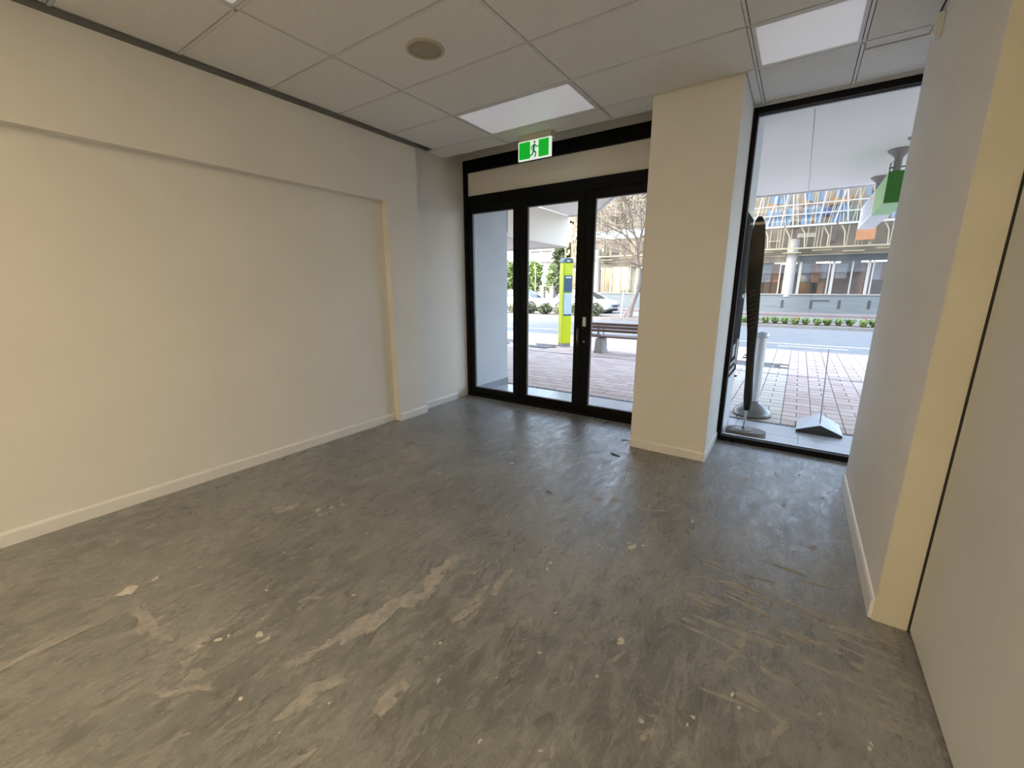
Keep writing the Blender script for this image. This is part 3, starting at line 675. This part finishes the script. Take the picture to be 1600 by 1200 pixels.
for i in range(24):
    x = 1.2+.37*i+random.uniform(-.02, .02); y = 16.95+random.uniform(-.2, .2)
    t = thing('ground_cover_plant', 'low bright green strap-leaved plant in the median', 'plant', (x, y, .02), 'low plants in the median bed')
    b = B()
    for k in range(70):
        a = random.uniform(0, 2*PI); l = random.uniform(.14, .36); hh = random.uniform(.10, .30); w = .022
        p0 = Vector((x+random.uniform(-.05, .05), y+random.uniform(-.12, .12), .02)); d = Vector((math.cos(a), math.sin(a), 0)); q = Vector((-d.y, d.x, 0))*w
        m_ = p0+d*l*.5+Vector((0, 0, hh)); e = p0+d*l+Vector((0, 0, hh*.7))
        b.add([p0-q, p0+q, m_+q, m_-q, e], [(0,1,2,3), (3,2,4)])
    b.obj('foliage', m_leaf[2], t, fixn=False)['kind'] = 'stuff'
    if i % 3 == 1:
        b = B()
        for k in range(10):
            xx = x+random.uniform(-.1, .1); hh = random.uniform(.35, .55); b.add([(xx, y, .05), (xx+.03, y, .05), (xx+.015+random.uniform(-.08, .08), y+.05, hh)], [(0,1,2)])
        b.obj('red_shoot', m_red, t, fixn=False)['kind'] = 'stuff'

# street tree with bare twiggy crown
tb = Vector((-3.55, 17.5, .02))
t = thing('street_tree', 'pale barked street tree with bare twiggy brown crown', 'tree', tb)
trk = B(); tw = B()
def P(x, z, y=17.5): return Vector((x, y, z))
trk.tube([P(-3.62, 0), P(-3.50, .6), P(-3.28, 1.3), P(-3.18, 2.0), P(-3.2, 2.5)], [.17, .13, .12, .13, .11], 9)
trk.tube([P(-3.80, 0, 17.45), P(-3.62, .5, 17.45), P(-3.42, 1.0, 17.45), P(-3.22, 1.5, 17.5)], [.09, .075, .075, .08], 8)
trk.tube([P(-3.2, 1.9), P(-2.95, 2.5), P(-2.55, 3.0), P(-2.2, 3.8)], [.12, .10, .085, .06], 8)
def grow(b, p, d, l, r, lev):
    q = p+d*l
    mid = p+d*l*.5+Vector((random.gauss(0,1), random.gauss(0,1), random.gauss(0,1)))*l*.06
    b.tube([p, mid, q], [r, r*.85, r*.7], 4 if lev > 2 else 3)
    if lev <= 0: return
    for k in range(3 if lev > 1 else 4):
        nd_ = (d+Vector((random.gauss(0,.55), random.gauss(0,.55), random.gauss(.08,.45)))).normalized()
        grow(b, q if k else mid.lerp(q, .5), nd_, l*random.uniform(.6, .9), r*.62, lev-1)
for p0, d, l, r in [(P(-3.2, 2.5), (-.15, 0, 1), 1.1, .07), (P(-3.2, 2.4), (-.6, .3, .9), 1.2, .06), (P(-2.2, 3.8), (.1, .2, 1), 1.2, .055), (P(-2.55, 3.0), (.5, -.4, .8), 1.2, .05),
                    (P(-3.2, 2.6), (-.8, -.4, .7), 1.3, .05), (P(-3.2, 2.5), (.2, .6, .9), 1.2, .05), (P(-3.3, 2.7), (-.35, -.2, .9), 1.5, .05)]:
    grow(tw, p0, Vector(d).normalized(), l, r, 5)
trk.obj('trunk', m_bark, t, smooth=True)
o = tw.obj('branches', m_twig, t, fixn=False); o['kind'] = 'stuff'
cl = B()
for k in range(12): leaf_cloud(cl, (-3.2+random.uniform(-2.4, 2.2), 17.5+random.uniform(-2, 2), 5.6+random.uniform(-.5, 1.8)), (1.1, 1.1, .9), 420, .055, hollow=.1)
cl.obj('dry_leaves', mat('dry_leaf', (.24, .185, .12), .7, (.17, .15, .10), 2, 3), t, fixn=False)['kind'] = 'stuff'
for x, y, lab in ((-3.98, 17.2, 'thin white timber stake beside the street tree'),):
    tag(B().tube([(x+.02, y, .02), (x+.14, y, 2.1)], .035, 6).obj('tree_stake', mat('white_stake', (.72, .70, .66), .6)), lab, 'stake')

def leafy_tree(x, y, h, r, label, mi, n, group=None, s=.22):
    t = thing('leafy_tree', label, 'tree', (x, y, .06), group)
    B().tube([(x, y, .06), (x+.1, y, h*.35), (x, y, h*.7)], [.22, .16, .08], 8).obj('trunk', m_bark, t, smooth=True)
    b = B()
    for k in range(9):
        a = random.uniform(0, 2*PI); q = random.uniform(0, .62)
        leaf_cloud(b, (x+r*q*math.cos(a), y+r*q*math.sin(a), h*.35+(h*.5)*random.random()), (r*.55, r*.55, h*.24), n//9, s, hollow=.2)
    b.obj('foliage', m_leaf[mi], t, fixn=False)['kind'] = 'stuff'
for x, y, h, r, mi in ((-27.6, 38, 4.3, 1.35, 1), (-24.4, 37, 4.3, 1.35, 0), (-21.2, 36.5, 4.2, 1.35, 2), (-18.0, 36, 4.0, 1.3, 0), (-14.9, 35, 3.8, 1.25, 2)):
    leafy_tree(x, y, h, r, 'rounded green tree in the front row below the apartment block', mi, 2600, 'front row of green trees below the apartment block')
for x, y, h, r, mi in ((-28.2, 42, 4.8, 1.5, 0), (-24.4, 41.5, 4.6, 1.5, 1), (-20.6, 41, 4.4, 1.5, 2), (-16.8, 40, 4.2, 1.4, 1)):
    leafy_tree(x, y, h, r, 'green tree standing behind the front row before the apartments', mi, 2600, 'back row of green trees below the apartment block')
leafy_tree(-14.1, 30.3, 5.8, 1.35, 'taller dark green tree beside the lattice building', 1, 4500)

# gate posts and lamp pole
m_gp = mat('cream_gate_stone', (.30, .28, .24), .7)
for x in (-17.0, -15.95):
    t = thing('gate_post', 'cream stone gate post with cap and finial', 'gate post', (x, 31.5, .06), 'pair of gate posts by the trees')
    bx(x-.20, x+.20, 31.3, 31.7, .06, 1.55).obj('shaft', m_gp, t); bx(x-.28, x+.28, 31.22, 31.78, 1.55, 1.68).obj('cap', m_gp, t, bevel=.03)
    B().lathe([(.10, 0), (.05, .06), (.11, .14), (.08, .22), (.001, .28)], (x, 31.5, 1.68), 12).obj('finial', m_gp, t, smooth=True)
tag(B().tube([(-17.55, 31.0, .06), (-17.55, 31.0, 3.2)], [.05, .035], 8).obj('lamp_pole', m_white), 'thin pale pole beside the stone gate posts', 'pole')
t = thing('boundary_fence', 'dark green boundary fence behind the parked cars', 'fence', (-20, 32.5, .06))
bx(-34, -17.3, 32.45, 32.55, .06, 1.0).obj('panel', mat('fence_green', (.10, .13, .10), .7), t); bx(-15.7, -12.6, 32.45, 32.55, .06, .9).obj('panel', mat('brick_low_wall', (.40, .27, .22), .8), t)

# ------------------------------------------------------------------ white cars
m_car = mat('white_car_paint', (.55, .565, .58), .2); m_cg = mat('car_glass', (.05, .065, .075), .08); m_tyre = mat('tyre_rubber', (.02, .02, .02), .8)
def loft(b, secs):
    n = len(secs[0]); V = [p for s in secs for p in s]; Fc = []
    for i in range(len(secs)-1):
        for k in range(n): Fc.append((i*n+k, i*n+(k+1) % n, (i+1)*n+(k+1) % n, (i+1)*n+k))
    Fc += [tuple(range(n-1, -1, -1)), tuple(range((len(secs)-1)*n, len(secs)*n))]
    return b.add(V, Fc)
def make_car(label):
    t = thing('parked_car', label, 'car', (0, 0, 0), 'white cars parked along the far lane')
    secs = []
    for x, zb, zt, w in [(-2.28,.42,.70,.62),(-2.22,.30,.86,.76),(-1.9,.24,.93,.83),(-1.2,.20,.95,.87),(0,.20,.93,.88),(.9,.20,.92,.88),(1.3,.20,.90,.87),(1.8,.22,.82,.85),(2.1,.26,.72,.78),(2.25,.34,.62,.66),(2.29,.42,.55,.55)]:
        half = [(w*.90, zb), (w*.99, zb+.12), (w, (zb+zt)/2), (w*.96, zt-.08), (w*.80, zt)]
        secs.append([(x, -y, z) for y, z in half]+[(x, y, z) for y, z in half[::-1]])
    bd = loft(B(), secs).obj('body', m_car, t, smooth=True)
    gl = loft(B(), [[(-1.78,-.70,.93),(-1.78,.70,.93),(1.30,.70,.90),(1.30,-.70,.90)], [(-1.50,-.68,1.12),(-1.50,.68,1.12),(.90,.68,1.12),(.90,-.68,1.12)], [(-1.05,-.57,1.42),(-1.05,.57,1.42),(.25,.57,1.42),(.25,-.57,1.42)]]).obj('windows', m_cg, t)
    rf = loft(B(), [[(-1.15,-.60,1.405),(-1.15,.60,1.405),(.33,.60,1.405),(.33,-.60,1.405)], [(-.95,-.50,1.455),(-.95,.50,1.455),(.12,.50,1.455),(.12,-.50,1.455)]]).obj('roof', m_car, t, bevel=.02)
    for s in (-1, 1):
        for a, c in (((1.28,.715*s,.91),(.26,.585*s,1.43)), ((-1.76,.715*s,.94),(-1.06,.585*s,1.43)), ((-.35,.715*s,.93),(-.35,.585*s,1.43))): B().tube([a, c], .035, 6).obj('pillar', m_car, t)
    for x in (-1.35, 1.38):
        for s in (-1, 1):
            wx = B().lathe([(.31, -.10), (.33, -.07), (.33, .07), (.31, .10)], (x, .80*s, .27), 20, 'y').obj('wheel', m_tyre, t, smooth=True)
            B().lathe([(.21, -.012), (.20, .006), (.06, .012)], (x, .895*s, .27), 16, 'y').obj('rim', m_steel, wx)
            B().lathe([(.39, -.02), (.39, .0)], (x, .862*s, .30), 20, 'y').obj('wheel_arch', m_tyre, bd)
    for s in (-1, 1):
        B().box(2.02, 2.20, .50*s-.14, .50*s+.14, .60, .70).obj('headlight', mat('headlight_glass', (.55, .6, .65), .1), bd, bevel=.02)
        B().box(.82, .98, .90*s-.06, .90*s+.06, .95, 1.07).obj('mirror', m_car, bd, bevel=.03)
    bx(2.24, 2.305, -.30, .30, .40, .50).obj('number_plate', mat('dark_grille', (.05, .05, .06), .4), bd)
    bx(-2.0, 2.1, -.78, .78, .14, .24).obj('underbody', m_tyre, t)
    return t
ca = make_car('white sedan parked behind the totem beside the bare street tree'); cb = copy_tree(ca)
ca.location = (-8.10, 21.6, -.06); ca.rotation_euler.z = math.radians(-6)
cb.location = (-13.15, 21.9, -.06); cb.rotation_euler.z = math.radians(-4)
cb['label'] = 'white car parked in front of the gate posts'

# ------------------------------------------------------------------ lattice fronted building across the road
YF = 27.0
m_lat = mat('cream_lattice_steel', (.33, .30, .22), .5); m_wsteel = mat('white_steel', (.38, .39, .395), .45)
m_stone = mat('blue_grey_stone', (.165, .20, .22), .6, (.125, .16, .18), 1.5, 4, stretch=(.4, 1, 5)); m_bpan = mat('pale_blue_panel', (.17, .27, .40), .35, (.13, .22, .35), 1.2, 3)
m_back = mat('taupe_cladding', (.20, .18, .145), .7, (.145, .13, .11), 1.2, 3); m_col = mat('white_column_paint', (.38, .38, .37), .5)
t = thing('lattice_building', 'cream steel lattice fronted building across the road', 'building', (0, YF+2, .06))
for x0, x1 in ((-12.2, -9.0), (-9.0, -4.5), (-4.5, 0), (0, 4.4), (4.4, 9), (9, 13)):
    bx(x0+.006, x1-.006, YF-.25, YF+.2, .06, 1.12).obj('base_slab', m_stone, t)
bx(-12.2, 13, YF-.30, YF+.2, 1.12, 1.18).obj('sill', m_kerb, t)
for x, z0, z1 in ((2.95, .30, .80), (4.42, .30, .80), (5.77, .32, .82), (7.12, .34, .84)): bx(x-.07, x+.07, YF-.262, YF-.249, z0, z1).obj('slot', mat('slot_grey', (.055, .055, .055), .7), t)
bx(4.5, 5.3, YF-.262, YF-.249, .74, .82).obj('slot', MATS['slot_grey'], t)
for x in (-9.55, -3.2, 3.11, 9.4):
    B().lathe([(.29, 0), (.29, 3.4)], (x, YF-.02, 1.0), 24).obj('column', m_col, t, smooth=True)
m_shop = glass('shopfront_glass', (.88, .90, .92), .10)
edges = [-12.0, -10.3, -8.95, -8.38, -7.65, -7.05, -6.4, -5.4, -4.4, -2.0, -.4, 1.2, 2.6, 3.62, 5.05, 5.24, 6.12, 6.85, 7.04, 8.4, 10, 12]
for i, x in enumerate(edges):
    w = .07 if i % 2 else .035
    bx(x-w, x+w, YF-.04, YF+.06, 1.18, 3.08).obj('mullion', m_lat if x < 0 else m_wsteel, t)
    if i: bx(edges[i-1]+.03, x-.03, YF, YF+.012, 1.18, 3.06).obj('pane', m_shop, t)
bx(3.5, 13, YF-.12, YF+.1, 3.06, 3.42).obj('fascia', mat('charcoal_fascia', (.07, .08, .09), .5), t); bx(-12.2, 3.5, YF-.10, YF+.1, 3.06, 3.32).obj('fascia', m_back, t)
bx(-12.2, 13, YF-.16, YF+.02, 3.42, 3.47).obj('rail', m_lat, t)
bx(-12.2, 13, YF+3.2, YF+3.4, .06, 9.5).obj('back_wall', m_back, t); bx(-12.2, 13, YF+.1, YF+3.2, 3.10, 3.3).obj('floor_slab', m_back, t)
bx(-12.2, 13, YF+.2, YF+3.2, .9, 1.1).obj('floor_slab', mat('shop_carpet', (.30, .24, .20), .8), t)
bx(-12.2, 13, YF+.7, YF+.9, 3.3, 9.5).obj('upper_wall', m_back, t); bx(-12.2, 13, YF+.9, YF+6, 9.3, 9.6).obj('roof', m_back, t)
random.seed(21)
for x in [-11+2.2*i for i in range(11)]: bx(x, x+1.2, YF+1.2, YF+1.5, 3.02, 3.09).obj('added_lamp', mat('added_shop_lamp', (.8, .8, .75), .5, emis=(1, .86, .66), estr=9.0), t)  # lamps added to brighten the panels behind the shopfront
# furnishings seen through the shopfront
m_br = [mat('orange_timber', (.34, .15, .06), .5), mat('dark_timber', (.14, .09, .065), .5), mat('pale_blind', (.48, .48, .5), .6), mat('rust_panel', (.50, .26, .17), .6), mat('greenish_curtain', (.62, .64, .46), .7), mat('cream_curtain', (.76, .70, .52), .7)]
for x0, x1, z0, z1, k in [(1.3, 2.1, 1.9, 3.0, 2), (2.1, 2.55, 1.9, 3.05, 3), (1.3, 2.6, 1.18, 1.9, 1), (3.7, 4.25, 1.9, 3.0, 2), (4.25, 4.62, 1.2, 3.0, 0), (4.62, 5.0, 2.1, 3.0, 2), (3.72, 4.9, 1.18, 1.85, 0), (5.3, 6.05, 1.18, 1.9, 1), (5.4, 5.95, 2.1, 2.95, 2),
                           (6.2, 6.5, 1.18, 2.9, 1), (6.5, 6.8, 1.18, 3.0, 3), (7.1, 7.7, 1.2, 1.85, 1), (7.1, 7.5, 2.0, 3.0, 2), (7.5, 8.2, 2.0, 3.0, 3)]:
    bx(x0, x1, YF+.55+.1*k, YF+.6+.1*k, z0, z1).obj('display_panel', m_br[k], t)
for x in [-8.3+.19*i for i in range(11)]:
    B().prism([(x, YF+.22), (x+.05, YF+.17), (x+.10, YF+.22), (x+.15, YF+.27), (x+.17, YF+.22), (x+.10, YF+.26), (x+.05, YF+.21)], 'z', 1.2, 3.0).obj('curtain', m_br[4 if int(x*7) % 2 else 5], t)
leaf_cloud(B(), (-8.72, YF+.45, 2.2), (.28, .2, 1.0), 700, .09, hollow=.1).obj('indoor_planting', m_leaf[1], t, fixn=False)['kind'] = 'stuff'
# lattice
bx(-12.2, 13, YF-.75, YF-.66, 3.78, 3.86).obj('rail', m_lat, t)
for x0, x1 in ((-12.2, -5.9), (-5.8, .4), (.5, 2.5), (2.6, 5.0), (5.1, 6.2), (6.9, 9.0), (9.1, 13)):
    bx(x0, x1, YF-.80, YF-.62, 5.02, 5.13).obj('walkway_edge', m_wsteel, t)
bx(-12.2, 1.0, YF-.78, YF-.70, 5.55, 5.63).obj('rail', m_wsteel, t)
for i in range(14): bx(-12.1+.94*i, -12.1+.94*i+.90, YF-.74, YF-.72, 5.13, 5.55).obj('balustrade_pane', mat('blue_balustrade', (.30, .40, .45), .2), t)
def strut(p, q, r=.03, m=m_lat): B().tube([p, q], r, 5).obj('strut', m, t)
x = -12.0; k = 0
while x < 12.8:
    yy = YF-.71
    if k % 3 == 0:
        strut((x-.30, yy, 5.02), (x, yy, 4.45), .035); strut((x, yy, 4.45), (x, yy, 3.86), .04); strut((x+.07, yy, 5.02), (x+.09, yy, 3.86), .02)
    elif k % 3 == 1:
        strut((x-.12, yy, 5.02), (x+.10, yy, 4.6), .035); strut((x+.10, yy, 4.6), (x+.16, yy, 3.86), .035); strut((x+.25, yy, 5.02), (x+.24, yy, 3.86), .02)
    else:
        for dx in (0, .13, .30): strut((x+dx, yy, 5.02), (x+dx, yy, 3.86), .02)
    x += .62; k += 1
for i in range(17): bx(-12+1.46*i, -12+1.46*i+.95, YF-.55, YF-.05, 3.56+.10*(i % 2), 3.61+.10*(i % 2)).obj('louvre', mat('yellow_lit_louvre', (.50, .45, .26), .5), t)  # bright cream carries the yellow light on the louvres
for i in range(16): bx(-11.8+1.5*i, -11.8+1.5*i+random.uniform(.4, 1.0), YF+.66, YF+.70, 4.1+random.uniform(0, .5), 4.25+random.uniform(.1, .7)).obj('cladding_panel', mat('tan_cladding_%d' % (i % 3), [(.32, .28, .21), (.42, .40, .36), (.16, .15, .14)][i % 3], .6), t)
tp = bx(5.95, 6.78, YF-.9, YF-.84, 4.08, 4.98).obj('terracotta_panel', mat('terracotta', (.30, .14, .065), .7, (.36, .19, .10), 3, 3, .5, 8), t, bevel=.05)
for z in (5.68, 6.22, 7.1):
    bx(.2, 13, YF-.80, YF-.73, z, z+.06).obj('rail', m_wsteel, t)
for x0, w, l in ((1.55, .75, -.05), (2.28, .42, .18), (3.30, .50, .10), (3.95, .34, .08), (4.72, .55, .22), (6.02, .32, .06), (7.3, .5, .1), (8.4, .6, .15), (9.8, .5, .1)):
    B().prism([(x0, 5.18), (x0+w, 5.18), (x0+w+l, 6.15), (x0+l, 6.15)], 'y', YF-.68, YF-.64).obj('blue_panel', m_bpan, t)
    B().prism([(x0+.1, 6.45), (x0+w, 6.4), (x0+w-.2, 7.05), (x0+.05, 7.05)], 'y', YF-.66, YF-.62).obj('blue_panel', m_bpan, t)
for x0, x1, z0, z1, k in ((4.35, 4.75, 5.75, 6.15, 0), (2.75, 3.2, 5.2, 5.55, 1), (5.4, 5.95, 5.3, 6.1, 1), (1.5, 1.9, 6.35, 6.7, 2), (3.2, 3.6, 6.4, 6.7, 2), (4.6, 5.6, 6.3, 6.7, 2), (6.6, 7.3, 6.5, 6.9, 2), (3.6, 3.9, 5.3, 5.6, 2)):
    bx(x0, x1, YF+.60, YF+.66, z0, z1).obj('cladding_panel', mat('upper_clad_%d' % k, [(.06, .09, .22), (.11, .16, .15), (.27, .16, .07)][k], .6), t)
for i in range(74):
    x = .3+.165*i+random.uniform(-.08, .08); l = random.uniform(-.45, .45)
    strut((x, YF-.76, 5.15), (x+l, YF-.78, 7.3), .020 if i % 4 else .042, m_lat if i % 2 else m_wsteel)
for i in range(38):
    x = -12.0+.33*i; l = random.uniform(-.25, .25)
    strut((x, YF-.76, 5.6), (x+l, YF-.78, 8.6), .022, m_lat if i % 3 else m_wsteel)
for i in range(34):   # golden screen pieces on the corner bay
    x = -12.1+random.uniform(0, 1.2); z = random.uniform(3.9, 7.5)
    bx(x, x+random.uniform(.1, .25), YF-.82, YF-.79, z, z+random.uniform(.15, .4)).obj('screen_piece', mat('golden_screen_%d' % (i % 2), [(.26, .18, .09), (.34, .28, .19)][i % 2], .5), t)
# apartments and a glass office block far behind
m_apt = mat('white_render', (.36, .35, .335), .7); m_aw = mat('grey_window', (.25, .26, .28), .3)
t = thing('apartment_block', 'white rendered apartment block behind the green trees', 'building', (-38, 63, .06))
bx(-43.5, -27, 60, 68, .06, 13).obj('wall', m_apt, t)
for zi in range(3):
    z = 4.75+1.82*zi-.02
    for x in (-42.2, -41.2, -39.0, -38.0, -36.05, -35.0, -33.75, -32.8, -30.6, -29.6):
        f = bx(x, x+.62, 59.94, 60.02, z, z+.95).obj('window', m_aw, t); bx(x+.29, x+.33, 59.92, 59.95, z, z+.95).obj('mullion', m_apt, f)
    for x in (-39.2, -36.2, -33.9, -30.8): bx(x, x+2.1, 59.6, 60.0, z+1.12, z+1.2).obj('ledge', m_apt, t)
for x in (-31.3, -30.9): B().tube([(x, 59.9, .06), (x, 59.9, 12)], .06, 6).obj('drain_pipe', mat('pink_pipe', (.62, .50, .46), .6), t)
t = thing('glass_office_block', 'pale blue glass office block in the far distance', 'building', (-56, 74, .06))
bx(-66, -45, 70, 78, .06, 26).obj('wall', mat('blue_curtain_wall', (.42, .60, .74), .25), t)
for i in range(14): bx(-66, -45, 69.9, 70.0, 1.5+1.8*i, 1.8+1.8*i).obj('spandrel', mat('pale_spandrel', (.70, .76, .80), .5), t)
